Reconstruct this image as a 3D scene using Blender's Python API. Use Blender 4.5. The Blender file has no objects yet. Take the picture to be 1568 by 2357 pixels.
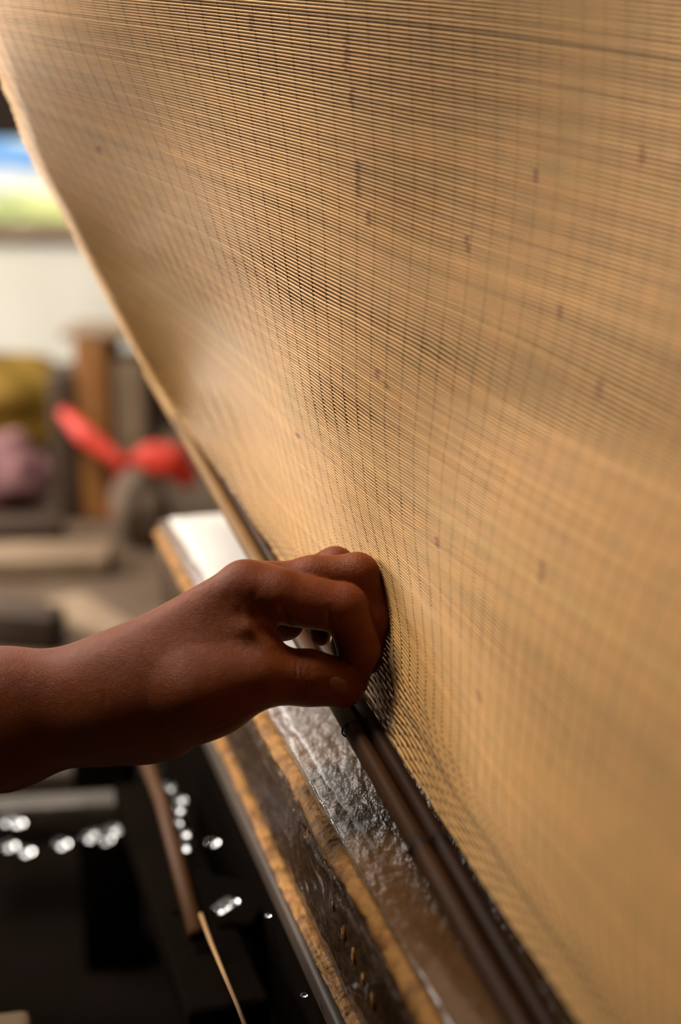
import bpy, math, random
import numpy as np
from mathutils import Vector

random.seed(7)
rng = np.random.default_rng(7)
sc = bpy.context.scene
COL = sc.collection

# ------------------------------------------------------------------ camera
W_PX, H_PX, F_PX = 1568, 2357, 50.0 / 24.0 * 1568
CAM_Z, PITCH = 1.25, math.radians(18.0)
cp, sp = math.cos(PITCH), math.sin(PITCH)
cam_data = bpy.data.cameras.new('camera')
cam = bpy.data.objects.new('camera', cam_data)
COL.objects.link(cam)
cam.location = (0, 0, CAM_Z)
cam.rotation_euler = (math.pi / 2 - PITCH, 0, 0)
cam_data.sensor_fit = 'HORIZONTAL'
cam_data.sensor_width = 24.0
cam_data.lens = 50.0
cam_data.clip_start = 0.02
cam_data.dof.use_dof = True
cam_data.dof.focus_distance = 0.738
cam_data.dof.aperture_fstop = 3.0
sc.camera = cam

# ------------------------------------------------------------------ world, lights, exposure
world = bpy.data.worlds.new('overcast_sky')
sc.world = world
world.use_nodes = True
wn, wl = world.node_tree.nodes, world.node_tree.links
bg = wn['Background']
bg.inputs['Color'].default_value = (1.0, 0.95, 0.86, 1)
bg.inputs['Strength'].default_value = 0.7

def area_light(name, loc, target, sx, sy, power, color):
    d = bpy.data.lights.new(name, 'AREA')
    d.shape = 'RECTANGLE'
    d.size, d.size_y, d.energy, d.color = sx, sy, power, color
    o = bpy.data.objects.new(name, d)
    COL.objects.link(o)
    o.location = loc
    o.rotation_euler = (Vector(target) - Vector(loc)).to_track_quat('-Z', 'Y').to_euler()
    return o
area_light('roof_skylight', (-.75, .86, 2.86), (-.05, 0.78, 1.0), .9, 1.1, 120, (1.0, 0.91, 0.78))
area_light('wall_fill', (-2.74, 2.3, 1.9), (-.6, 2.6, .9), 1.4, 1.2, 110, (1.0, 0.94, 0.85))  # added lamp that brightens the rear wall and bench
area_light('rear_glint_fill', (-.95, 3.56, 2.08), (-.2, 0.9, .9), 1.2, .7, 7.5, (1.0, 0.95, 0.90))  # added lamp at the back for rim light and wet glints

sun_d = bpy.data.lights.new('sun', 'SUN'); sun_d.energy = 2.2; sun_d.angle = .02; sun_d.color = (1.0, .95, .85)
sun = bpy.data.objects.new('sun', sun_d); COL.objects.link(sun)
sun.rotation_euler = Vector((-.30, .50, -.80)).to_track_quat('-Z', 'Y').to_euler()
sc.view_settings.view_transform = 'Standard'
sc.view_settings.look = 'None'
sc.view_settings.gamma = 1.0
sc.view_settings.use_curve_mapping = False
sc.view_settings.exposure = 0.50

# ------------------------------------------------------------------ helpers
def cw(X, Y, D):
    """right / up / forward distances from the lens -> world metres"""
    X, Y, D = np.asarray(X, float), np.asarray(Y, float), np.asarray(D, float)
    return np.stack([X, Y * sp + D * cp, CAM_Z + Y * cp - D * sp], -1)

def at(u, v, d):
    """a point seen at (u, v) of the photograph, d metres in front of the lens -> world"""
    u, v, d = np.asarray(u, float), np.asarray(v, float), np.asarray(d, float)
    return cw((u - 784.0) / F_PX * d, (1178.5 - v) / F_PX * d, d)

def mesh_obj(name, verts, faces, mat, parent=None, smooth=True, colors=None):
    verts = np.asarray(verts, float)
    loc = np.zeros(3)
    if parent is not None:
        p = parent
        while p is not None:
            loc = loc + np.array(p.location)
            p = p.parent
    me = bpy.data.meshes.new(name)
    me.from_pydata((verts - loc).tolist(), [], faces if isinstance(faces, list) else faces.tolist())
    me.update()
    if smooth:
        me.polygons.foreach_set('use_smooth', [True] * len(me.polygons))
    if colors is not None:
        at_ = me.color_attributes.new('tint', 'FLOAT_COLOR', 'POINT')
        c = np.ones((len(verts), 4), np.float32)
        c[:, :3] = colors
        at_.data.foreach_set('color', c.ravel())
    me.materials.append(mat)
    o = bpy.data.objects.new(name, me)
    COL.objects.link(o)
    if parent is not None:
        o.parent = parent
    return o

def empty(name, loc):
    o = bpy.data.objects.new(name, None)
    COL.objects.link(o)
    o.location = tuple(float(x) for x in loc)
    o.empty_display_size = 0.05
    return o

def tag(o, label=None, cat=None, group=None, kind=None):
    if label: o['label'] = label
    if cat: o['category'] = cat
    if group: o['group'] = group
    if kind: o['kind'] = kind
    return o

def frames(P):
    T = np.gradient(P, axis=0)
    T /= np.linalg.norm(T, axis=1)[:, None] + 1e-12
    ref = np.array([0, 0, 1.0]) if abs(T[len(T) // 2, 2]) < 0.85 else np.array([1.0, 0, 0])
    A = np.cross(T, ref); A /= np.linalg.norm(A, axis=1)[:, None] + 1e-12
    B = np.cross(A, T)
    return T, A, B

def tube(P, R, sides=6, flat=1.0, cap=True, frame=None):
    """tube along P with radius R (scalar or per point) -> verts, faces"""
    P = np.asarray(P, float); n = len(P)
    R = np.broadcast_to(np.asarray(R, float), (n,))
    if frame is None: T, A, B = frames(P)
    else: A, B = frame
    a = np.arange(sides) * 2 * math.pi / sides
    V = P[:, None] + R[:, None, None] * (A[:, None] * np.cos(a)[None, :, None] + flat * B[:, None] * np.sin(a)[None, :, None])
    V = V.reshape(-1, 3)
    i = np.arange(n - 1)[:, None] * sides; j = np.arange(sides)[None]; k = (j + 1) % sides
    Fq = np.stack([i + j, i + k, i + sides + k, i + sides + j], -1).reshape(-1, 4).tolist()
    if cap:
        Fq.append(list(range(sides - 1, -1, -1)))
        Fq.append(list(range((n - 1) * sides, n * sides)))
    return V, Fq

class MB:
    """collects shapes and links them as ONE mesh"""
    def __init__(self): self.V = []; self.F = []; self.n = 0
    def add(self, vf):
        V, Fq = vf
        self.V.append(np.asarray(V, float)); self.F += [[a + self.n for a in f] for f in Fq]; self.n += len(V)
        return self
    def build(self, name, mat, parent=None, smooth=True):
        return mesh_obj(name, np.vstack(self.V), self.F, mat, parent, smooth)

def box(c, size, rz=0.0, bevel=0.004, jitter=0.0, axes=None):
    """bevelled box: centre c, full sizes, optional axes (3x3 rows) -> verts, faces"""
    import bmesh
    bm = bmesh.new()
    bmesh.ops.create_cube(bm, size=1.0)
    for v in bm.verts: v.co = Vector((v.co.x * size[0], v.co.y * size[1], v.co.z * size[2]))
    if bevel > 0: bmesh.ops.bevel(bm, geom=bm.edges[:], offset=bevel, segments=2, profile=0.6, affect='EDGES')
    bm.verts.index_update()
    V = np.array([v.co[:] for v in bm.verts]); Fq = [[v.index for v in f.verts] for f in bm.faces]
    bm.free()
    if jitter: V = V + rng.normal(0, jitter, V.shape)
    if axes is None: axes = np.array([[math.cos(rz), math.sin(rz), 0], [-math.sin(rz), math.cos(rz), 0], [0, 0, 1]])
    return V @ np.asarray(axes) + np.asarray(c), Fq

def blob(c, size, seed=0, sub=3, amp=0.15, freq=2.0, axes=None):
    """lumpy rounded body"""
    import bmesh
    from mathutils import noise
    bm = bmesh.new()
    bmesh.ops.create_icosphere(bm, subdivisions=sub, radius=1.0)
    bm.verts.index_update()
    V = []
    for v in bm.verts:
        k = 1 + amp * noise.noise(v.co * freq + Vector((seed * 3.1, seed * 1.7, 0)))
        V.append([v.co.x * k * size[0], v.co.y * k * size[1], v.co.z * k * size[2]])
    Fq = [[v.index for v in f.verts] for f in bm.faces]
    bm.free()
    V = np.array(V)
    if axes is not None: V = V @ np.asarray(axes)
    return V + np.asarray(c), Fq

# ------------------------------------------------------------------ materials
def mat(name, color, rough=0.6, spec=0.5, noise=None, bump=None, attr=False, sss=None, metallic=0.0, coat=0.0, wave=None):
    m = bpy.data.materials.new(name)
    m.use_nodes = True
    nt = m.node_tree; N, L = nt.nodes, nt.links
    b = N['Principled BSDF']
    b.inputs['Roughness'].default_value = rough
    b.inputs['Specular IOR Level'].default_value = spec
    b.inputs['Metallic'].default_value = metallic
    b.inputs['Coat Weight'].default_value = coat
    b.inputs['Coat Roughness'].default_value = 0.12
    b.inputs['Base Color'].default_value = (*color, 1)
    src = None
    tc = N.new('ShaderNodeTexCoord')
    if noise:                                    # (scale, second colour, low, high[, stretch])
        mp = N.new('ShaderNodeMapping'); L.new(tc.outputs['Object'], mp.inputs['Vector'])
        if len(noise) > 4: mp.inputs['Scale'].default_value = noise[4]
        if len(noise) > 5: mp.inputs['Rotation'].default_value = noise[5]
        t = N.new('ShaderNodeTexNoise'); t.inputs['Scale'].default_value = noise[0]; t.inputs['Detail'].default_value = 6
        L.new(mp.outputs[0], t.inputs['Vector'])
        r = N.new('ShaderNodeValToRGB')
        r.color_ramp.elements[0].position = noise[2]; r.color_ramp.elements[1].position = noise[3]
        r.color_ramp.elements[0].color = (*color, 1); r.color_ramp.elements[1].color = (*noise[1], 1)
        L.new(t.outputs['Fac'], r.inputs['Fac'])
        src = r.outputs['Color']
    if attr:
        a = N.new('ShaderNodeAttribute'); a.attribute_name = 'tint'
        if src is not None:
            mx = N.new('ShaderNodeMix'); mx.data_type = 'RGBA'; mx.blend_type = 'MULTIPLY'; mx.inputs[0].default_value = 1
            L.new(src, mx.inputs[6]); L.new(a.outputs['Color'], mx.inputs[7]); src = mx.outputs[2]
        else: src = a.outputs['Color']
    if src is not None: L.new(src, b.inputs['Base Color'])
    if bump:                                     # list of (scale, distance, strength[, stretch])
        prev = None
        for bp in bump:
            mp = N.new('ShaderNodeMapping'); L.new(tc.outputs['Object'], mp.inputs['Vector'])
            if len(bp) > 3: mp.inputs['Scale'].default_value = bp[3]
            if len(bp) > 4: mp.inputs['Rotation'].default_value = bp[4]
            t = N.new('ShaderNodeTexNoise'); t.inputs['Scale'].default_value = bp[0]; t.inputs['Detail'].default_value = 4
            L.new(mp.outputs[0], t.inputs['Vector'])
            bn = N.new('ShaderNodeBump'); bn.inputs['Distance'].default_value = bp[1]; bn.inputs['Strength'].default_value = bp[2]
            L.new(t.outputs['Fac'], bn.inputs['Height'])
            if prev is not None: L.new(prev, bn.inputs['Normal'])
            prev = bn.outputs['Normal']
        L.new(prev, b.inputs['Normal'])
    if sss:
        b.inputs['Subsurface Weight'].default_value = sss[0]
        b.inputs['Subsurface Radius'].default_value = sss[1]
        b.inputs['Subsurface Scale'].default_value = sss[2]
    return m

M = {}
M['splint'] = mat('bamboo_splint', (0.9, 0.9, 0.9), 0.45, 0.32, attr=True, noise=(60, (1.05, 1.0, 0.95), 0.3, 0.7))
M['thread'] = mat('dark_silk_thread', (0.085, 0.038, 0.014), 0.6, 0.1)
M['rod_tan'] = mat('wet_bamboo_strip', (0.07, 0.028, 0.009), 0.55, 0.12, noise=(40, (0.055, 0.022, 0.007), 0.35, 0.7, (1, 0.15, 1)))
M['rod_dark'] = mat('dark_wet_bamboo_strip', (0.045, 0.018, 0.008), 0.55, 0.12, noise=(50, (0.03, 0.014, 0.008), 0.35, 0.7, (1, 0.15, 1)))
M['binding'] = mat('black_cloth_binding', (0.018, 0.013, 0.011), 0.7, 0.3, bump=[(900, 0.0006, 0.6)])
M['skin'] = mat('wet_brown_skin', (0.185, 0.043, 0.011), 0.36, 0.2, noise=(70, (0.22, 0.053, 0.0145), 0.35, 0.7),
                bump=[(1300, 0.0006, 0.75, (1, 1, 1.6)), (520, 0.0004, 0.3, (1.5, 1, .6)), (120, 0.002, 0.2)], sss=(0.25, (1.0, 0.25, 0.1), 0.006))
M['shirt'] = mat('dark_cotton_shirt', (0.05, 0.05, 0.07), 0.85, 0.2, bump=[(500, 0.001, 0.4)])
M['hair'] = mat('black_hair', (0.012, 0.009, 0.008), 0.5, 0.3)
M['nail'] = mat('thumb_nail', (0.19, 0.056, 0.019), 0.3, 0.5)
M['pulp_top'] = mat('wet_paper_top', (0.13, 0.062, 0.025), 0.16, 0.5, noise=(30, (0.085, 0.04, 0.015), 0.35, 0.7),
                    bump=[(220, 0.0025, 0.6, (1.0, 0.35, 1.0)), (70, 0.004, 0.4)], coat=1.0)
M['pulp_edge'] = mat('wet_pulp_edge', (0.33, 0.19, 0.075), 0.45, 0.4, noise=(120, (0.15, 0.075, 0.025), 0.4, 0.62),
                     bump=[(180, 0.004, 0.8)])
M['pulp_side'] = mat('wet_pulp_side', (0.075, 0.036, 0.012), 0.25, 0.5, noise=(70, (0.16, 0.085, 0.03), 0.5, 0.75),
                     bump=[(140, 0.004, 0.6, (1, 1, .4))], coat=0.3)
M['bench'] = mat('worn_bench_wood', (0.12, 0.080, 0.052), 0.7, 0.2, noise=(7, (0.07, 0.045, 0.03), 0.35, 0.7))
M['rod_tint'] = mat('shade_tinted_strip', (1, 1, 1), 0.55, 0.12, attr=True, noise=(40, (.65, .6, .55), 0.35, 0.7, (1, .15, 1)))
M['felt'] = mat('white_wet_felt', (0.55, 0.50, 0.46), 0.5, 0.5, bump=[(300, 0.001, 0.4)])
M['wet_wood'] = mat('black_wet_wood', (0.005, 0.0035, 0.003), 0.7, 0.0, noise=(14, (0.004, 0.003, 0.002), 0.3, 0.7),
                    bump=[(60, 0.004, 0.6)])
M['grey_wood'] = mat('grey_wet_wood', (0.06, 0.045, 0.033), 0.4, 0.35, noise=(10, (0.035, 0.025, 0.018), 0.3, 0.7), bump=[(40, 0.004, 0.5)])
M['brown_wood'] = mat('brown_timber', (0.27, 0.115, 0.03), 0.6, 0.3, noise=(12, (0.16, 0.06, 0.015), 0.3, 0.7, (1, 1, .2)))
M['pale_wood'] = mat('pale_timber', (0.25, 0.175, 0.115), 0.7, 0.2, noise=(9, (0.17, 0.115, 0.07), 0.3, 0.7))
M['dark_wood'] = mat('dark_timber', (0.035, 0.02, 0.012), 0.6, 0.3, noise=(9, (0.06, 0.035, 0.02), 0.3, 0.7))
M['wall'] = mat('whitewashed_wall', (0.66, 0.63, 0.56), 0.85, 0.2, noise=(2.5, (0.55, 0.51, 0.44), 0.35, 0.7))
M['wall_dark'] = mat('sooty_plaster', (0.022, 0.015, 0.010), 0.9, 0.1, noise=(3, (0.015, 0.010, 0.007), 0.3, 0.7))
M['floor'] = mat('damp_concrete', (0.13, 0.105, 0.085), 0.55, 0.4, noise=(4, (0.08, 0.062, 0.05), 0.35, 0.7), bump=[(30, 0.01, 0.4)])
M['roof'] = mat('dark_roof_boards', (0.06, 0.045, 0.03), 0.8, 0.2, noise=(5, (0.04, 0.03, 0.02), 0.3, 0.7))
M['red'] = mat('red_cloth', (0.55, 0.035, 0.015), 0.55, 0.3, noise=(20, (0.40, 0.02, 0.008), 0.3, 0.7))
M['yellow'] = mat('mustard_sack', (0.25, 0.145, 0.018), 0.75, 0.2, noise=(15, (0.15, 0.085, 0.010), 0.3, 0.7), bump=[(60, 0.01, 0.5)])
M['pink'] = mat('dusty_pink_cloth', (0.30, 0.15, 0.15), 0.8, 0.2, noise=(12, (0.20, 0.095, 0.10), 0.3, 0.7))
M['blue'] = mat('blue_tarp', (0.16, 0.36, 0.75), 0.5, 0.4)
M['white'] = mat('white_plastic', (0.75, 0.75, 0.75), 0.5, 0.4)
M['grass'] = mat('sunlit_grass', (0.80, 0.76, 0.36), 0.8, 0.2, noise=(3, (0.48, 0.56, 0.27), 0.35, 0.65))
M['leaf'] = mat('dark_foliage', (0.05, 0.05, 0.018), 0.8, 0.2)
M['twine'] = mat('straw_twine', (0.30, 0.17, 0.07), 0.7, 0.2)
M['water'] = bpy.data.materials.new('clear_water'); M['water'].use_nodes = True
_b = M['water'].node_tree.nodes['Principled BSDF']
_b.inputs['Transmission Weight'].default_value = 1.0; _b.inputs['Roughness'].default_value = 0.04; _b.inputs['IOR'].default_value = 1.33
# ------------------------------------------------------------------ the shed: floor, walls, roof, what lies outside
def slab(name, x0, x1, y0, y1, z0, z1, m):
    return tag(mesh_obj(name, *box(((x0 + x1) / 2, (y0 + y1) / 2, (z0 + z1) / 2), (x1 - x0, y1 - y0, z1 - z0), bevel=.01), m, smooth=False), kind='structure')
slab('floor', -2.8, 2.0, -1.6, 3.75, -.12, 0, M['floor'])
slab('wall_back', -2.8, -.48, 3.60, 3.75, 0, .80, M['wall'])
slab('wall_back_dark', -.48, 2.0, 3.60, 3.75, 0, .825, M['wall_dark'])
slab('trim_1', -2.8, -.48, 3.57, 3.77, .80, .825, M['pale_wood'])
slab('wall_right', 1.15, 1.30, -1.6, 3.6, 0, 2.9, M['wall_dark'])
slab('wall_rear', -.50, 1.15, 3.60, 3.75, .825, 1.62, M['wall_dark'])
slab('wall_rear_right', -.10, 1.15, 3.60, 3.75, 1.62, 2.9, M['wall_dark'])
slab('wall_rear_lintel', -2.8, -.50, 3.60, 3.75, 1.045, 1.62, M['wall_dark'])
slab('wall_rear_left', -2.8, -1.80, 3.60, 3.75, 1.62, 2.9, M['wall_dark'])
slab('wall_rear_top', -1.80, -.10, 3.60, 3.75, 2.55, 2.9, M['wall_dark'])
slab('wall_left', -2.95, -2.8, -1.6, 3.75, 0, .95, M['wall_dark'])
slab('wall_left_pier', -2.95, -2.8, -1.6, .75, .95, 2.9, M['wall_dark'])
slab('shade_board', -1.3, 1.1, -.30, .80, 2.0, 2.04, M['dark_wood'])  # unseen board added overhead to shade the near part of the screen
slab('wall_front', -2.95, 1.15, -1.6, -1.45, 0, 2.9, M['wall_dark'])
slab('ceiling', -3.1, 2.0, -1.6, 3.9, 2.9, 3.0, M['roof'])
# ground outside, rising as a grassy bank
gx_, gy_ = np.meshgrid(np.linspace(-9, 6, 40), np.linspace(3.76, 16, 40), indexing='ij')
gz_ = -.1 + .42 * np.clip((gy_ - 4.2) / 3.0, 0, 1) + .06 * np.sin(gx_ * 2.1) * np.cos(gy_ * 1.3) + .10 * np.clip(gy_ - 7.2, 0, 9)
GV = np.stack([gx_, gy_, gz_], -1).reshape(-1, 3)
GF = [[i * 40 + j, (i + 1) * 40 + j, (i + 1) * 40 + j + 1, i * 40 + j + 1] for i in range(39) for j in range(39)]
tag(mesh_obj('ground', GV, GF, M['grass']), kind='structure')
def base_of(u, v, d): return at(u, v, d)
S7 = 7.0 / F_PX
bush = tag(mesh_obj('shrub', *blob(at(70, 492, 6.9), (105 * S7, .16, 48 * S7), 3, 4, .5, 3.0), M['grass']), 'yellow-green sunlit shrub beyond the low white wall', 'shrub')
heap = empty('tarpaulin', at(20, 470, 7.3))
tag(heap, 'blue tarpaulin with a white lower sheet outside beyond the low wall', 'tarpaulin')
mesh_obj('blue_sheet', *blob(at(5, 372, 7.35), (105 * S7, .15, 48 * S7), 5, 4, .25, 2.0), M['blue'], heap)
mesh_obj('white_sheet', *blob(at(15, 435, 7.25), (125 * S7, .15, 44 * S7), 6, 4, .25, 2.0), M['white'], heap)
tree = empty('tree', at(-60, 420, 8.6))
tag(tree, 'dark olive tree standing outside at the upper left edge of view', 'tree')
mesh_obj('trunk', *tube([at(-60, 560, 8.6), at(-62, 400, 8.6), at(-55, 250, 8.6)], [.09, .08, .06], 8), M['dark_wood'], tree)
mb = MB()
for k in range(14):
    mb.add(blob(at(-60 + rng.normal(0, 60), 215 + rng.normal(0, 60), 8.6 + rng.normal(0, .15)), (.2, .2, .16), k, 2, .7, 3.0))
mb.build('crown', M['leaf'], tree)
# ------------------------------------------------------------------ bamboo papermaking screen
# how the flexible screen hangs: which splint (counted from the batten) and how far away, smoothly between measured places
BATTEN = [(385,880),(470,1030),(560,1190),(610,1285),(720,1450),(825,1600),(850,1640),(940,1775),(1060,1960),(1200,2170),(1340,2375)]
RUNS = [
 [(235,632),(283,659),(383,732),(473,797),(547,850),(623,911),(684,942),(780,1013),(869,1080),(933,1127),(1050,1200),(1139,1268),(1300,1385),(1568,1570)],
 [(400,502),(489,543),(566,576),(630,604),(706,642),(800,678),(900,722)],
 [(60,290),(153,329),(224,357),(344,403),(400,425),(489,461),(560,490)],
 [(0,128),(20,133),(115,156),(270,194),(400,227)],
 [(1168,105),(1350,135),(1568,175)],
 [(1100,1087),(1145,1116),(1249,1185),(1345,1245)],
 [(1070,1785),(1198,1973),(1283,2075),(1381,2203)],
 [(1241,1785),(1326,1849),(1411,1939)],
 [(985,1836),(1122,2062),(1224,2203)]]
PITCHES = [(470,10,7.45,.105),(570,10,8.0,.105),(480,75,7.45,.13),(520,140,7.6,.18),
(560,410,6.5,.28),(655,420,7.3,.27),(560,510,6.35,.41),(655,530,7.1,.40),
(650,745,5.95,.58),(745,745,6.8,.5),(655,830,5.8,.66),(745,840,6.6,.6),
(755,1040,4.9,.72),(845,1040,6.2,.68),(755,1130,4.75,.8),(845,1140,5.7,.76),
(840,1270,4.4,.95),(925,1270,5.6,.85),(925,1390,5.8,1.08),(880,1390,4.6,1.08),
(870,1485,11.4,1.5),(950,1485,7.4,1.32),(865,1600,13,1.52),(955,1620,10.5,1.42),
(1000,310,9.05,.18),(1195,320,10.2,.19),(1000,590,8.6,.31),(1195,590,10,.3),
(1000,710,8.3,.35),(1195,710,9.9,.34),(1000,990,7.0,.6),(1195,990,8.6,.52),
(1168,50,10.7,.12),(1168,200,10.5,.15),(1560,20,12.5,.1),(1560,200,12.5,.17),(1560,390,12.5,.22),
(1450,1100,9.5,.45),(1145,1116,7.5,.65),(1345,1245,8.6,.58),(1139,1269,7.2,.72),
(1134,1879,9.5,1.35),(1241,1785,10,.95),(1326,1849,11,.95),(1331,2139,12,1.35),(1210,1832,10,1.1),(1340,1950,11.5,1.1),(1050,1900,12,1.45),(1170,2130,13,1.5),
(300,60,6.4,.13),(100,60,5.6,.18),(270,330,5.4,.35),(400,500,5.6,.42),(350,620,4.8,.6),(610,1207,5.5,1.2),(450,900,4.2,.85),(520,1050,4.8,1.05)]
def fit_count(lean=None):
    gu, gv = np.arange(-340, 2041, 70.), np.arange(-480, 2921, 70.); nu, nv = len(gu), len(gv); n = nu * nv
    def wts(x, g):                               # cubic interpolation weights on a regular grid
        f = np.clip((x - g[0]) / 70., 1.001, len(g) - 2.001); i = np.floor(f).astype(int); t = f - i
        w = np.stack([-.5 * t + t * t - .5 * t ** 3, 1 - 2.5 * t * t + 1.5 * t ** 3, .5 * t + 2 * t * t - 1.5 * t ** 3, -.5 * t * t + .5 * t ** 3], -1)
        return i, w
    def rows(P):
        P = np.atleast_2d(np.asarray(P, float)); iu, wu = wts(P[:, 0], gu); iv, wv = wts(P[:, 1], gv)
        R = np.zeros((len(P), n)); r = np.arange(len(P))
        for a in range(4):
            for b in range(4): R[r, (iu - 1 + a) * nv + iv - 1 + b] += wu[:, a] * wv[:, b]
        return R
    A, b = [], []
    V = rows(BATTEN)
    for i in range(len(V) - 1): A.append((V[i] - V[i + 1]) * 4); b.append(0)
    A.append(V[6] * 3); b.append(0)
    for g in RUNS:
        V = rows(g)
        for i in range(len(g) - 1): A.append((V[i] - V[i + 1]) * 1.0); b.append(0)
    for u, v, p, m in PITCHES:
        V = rows([(u, v - 25), (u, v + 25), (u - 25, v - 25 * m), (u + 25, v + 25 * m)])
        A.append((V[0] - V[1]) * 3.4); b.append(50 / p * 3.4)
        A.append((V[2] - V[3]) * 3.4); b.append(0)
    I = np.arange(n).reshape(nu, nv)
    A = np.array(A); y = A.T @ np.array(b); H = A.T @ A + 1e-9 * np.eye(n)
    def diff(ids, co, w):
        w2 = (w.ravel()) ** 2
        for xa, ca in zip(ids, co):
            for xb, cb in zip(ids, co): np.add.at(H, (xa.ravel(), xb.ravel()), ca * cb * w2)
    UU, VV = np.meshgrid(gu, gv, indexing='ij')
    loc = SMOOTH * (1 - .75 * np.exp(-((UU - 870) ** 2 + (VV - 1440) ** 2) / 260. ** 2))
    diff([I[:-2], I[1:-1], I[2:]], [1, -2, 1], loc[1:-1] * 1.6)
    diff([I[:, :-2], I[:, 1:-1], I[:, 2:]], [1, -2, 1], loc[:, 1:-1])
    diff([I[:-1, :-1], I[1:, :-1], I[:-1, 1:], I[1:, 1:]], [1, -1, -1, 1], loc[:-1, :-1] * 1.4)
    diff([I[:-3], I[1:-2], I[2:-1], I[3:]], [1, -3, 3, -1], loc[1:-2] * 4)
    diff([I[:, :-3], I[:, 1:-2], I[:, 2:-1], I[:, 3:]], [1, -3, 3, -1], loc[:, 1:-2] * 2)
    if lean is not None:                         # splints are springy: little bend along their own direction
        sel = (UU > -200) & (UU < 1850) & (VV > -200) & (VV < 2500)
        P = np.stack([UU[sel], VV[sel]], 1)
        m_ = -(lean(P + [12, 0]) - lean(P - [12, 0])) / (lean(P + [0, 12]) - lean(P - [0, 12]))
        m_ = np.clip(np.where(np.isfinite(m_), m_, 1.), 0, 3); t = np.stack([np.ones_like(m_), m_], 1) / np.sqrt(1 + m_ ** 2)[:, None] * 110.
        D = (rows(P + t) + rows(P - t) - 2 * rows(P)) * STRAIGHT
        H += D.T @ D
    c = np.linalg.solve(H, y)
    return lambda P: rows(P) @ c
SMOOTH, STRAIGHT = .45, .8
_lean = fit_count()
SMOOTH = .10
_lean = fit_count(_lean)
count_at = fit_count(_lean)

def batten_pt(d):                                # centre line of the batten along its length
    x, y = 23 - 1153 * (d - .74), 342 - 1579 * (d - .74)
    return 784 + x / d, 1178 + y / d
DEPTHS = [(480,0,.745),(545,250,.745),(600,500,.745),(655,700,.745),(700,900,.745),(785,1150,.747),(855,1300,.747),(885,1420,.748),(880,1500,.745),(865,1600,.742),
(1000,0,.668),(1568,0,.585),(1568,500,.57),(1000,500,.675),(1568,1000,.53),(1100,1000,.65),(1255,1320,.58),(1568,1500,.47),(1100,1700,.635),(1568,2000,.44),(1200,2000,.565),(1568,2357,.41),
(0,0,.855),(0,130,.87),(130,460,.94),(250,680,1.01),(300,300,.82),(400,700,.905),(450,900,1.0),(600,1100,.888),(700,1200,.832)]
for _d in (.52, .56, .6, .64, .68, .72, .76, .8, .86, .95, 1.05, 1.15):
    _u, _v = batten_pt(_d); DEPTHS.append((_u + 22 * .74 / _d, _v - 6, _d))
DEPTHS = np.array(DEPTHS)
def fit_depth(D, lam=.3):
    X = D[:, :2] / 500; n = len(X)
    def K(A, B):
        r = np.sqrt(((A[:, None] - B[None]) ** 2).sum(-1)) + 1e-9; return r * r * np.log(r)
    Mx = np.zeros((n + 3, n + 3)); Mx[:n, :n] = K(X, X) + lam * np.eye(n)
    Pm = np.hstack([np.ones((n, 1)), X]); Mx[:n, n:] = Pm; Mx[n:, :n] = Pm.T
    c = np.linalg.solve(Mx, np.concatenate([1 / D[:, 2], np.zeros(3)]))
    def Q(P):
        P = np.atleast_2d(P) / 500; return 1 / (K(P, X) @ c[:n] + np.hstack([np.ones((len(P), 1)), P]) @ c[n:])
    return Q
depth_at = fit_depth(DEPTHS)

EDGE = np.array([(-150,-300),(-100,-120),(-60,0),(-15,130),(8,204),(25,242),(51,319),(80,383),(126,460),(165,533),(218,635),(260,715),(310,805),(352,880),(372,915),(395,960)], float)
_t = np.linspace(0, len(EDGE) - 1, 400)
EDGE_F = np.stack([np.interp(_t, np.arange(len(EDGE)), EDGE[:, 0]), np.interp(_t, np.arange(len(EDGE)), EDGE[:, 1])], 1)
EDGE_S = np.minimum.accumulate(count_at(EDGE_F))
NU, NV = 64, 420
UG = np.linspace(-170, 1840, NU); VG = np.linspace(-330, 2760, NV)
SG = np.stack([count_at(np.stack([np.full(NV, u), VG], 1)) for u in UG])          # [NU, NV]
SG = np.minimum.accumulate(SG, axis=1)
N_SPLINT = 236
NODES = [(577,30,72),(797,85,165),(812,200,245),(826,370,450),(850,490,520),(1078,545,580),(1382,880,915),(1250,1290,1345),(870,850,870),(888,875,895),(1103,1595,1612),(228,335,350),(610,213,217),(1235,390,420),(690,1000,1010),(1010,1240,1260),(1290,700,735),(1480,330,380)]
def v_on(s, us):
    out = np.empty(len(us))
    f = np.interp(us, UG, np.arange(NU)); i0 = np.clip(f.astype(int), 0, NU - 2); w = f - i0
    for k in range(len(us)):
        row = SG[i0[k]] * (1 - w[k]) + SG[i0[k] + 1] * w[k]
        out[k] = np.interp(-s, -row, VG)
    return out
REF_U = np.array([(-330,465),(-100,486),(0,500),(150,524),(400,570),(550,598),(700,627),(850,656),(1000,688),(1150,724),(1300,762),(1450,800),(1640,850),(2760,1180)], float)

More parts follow.
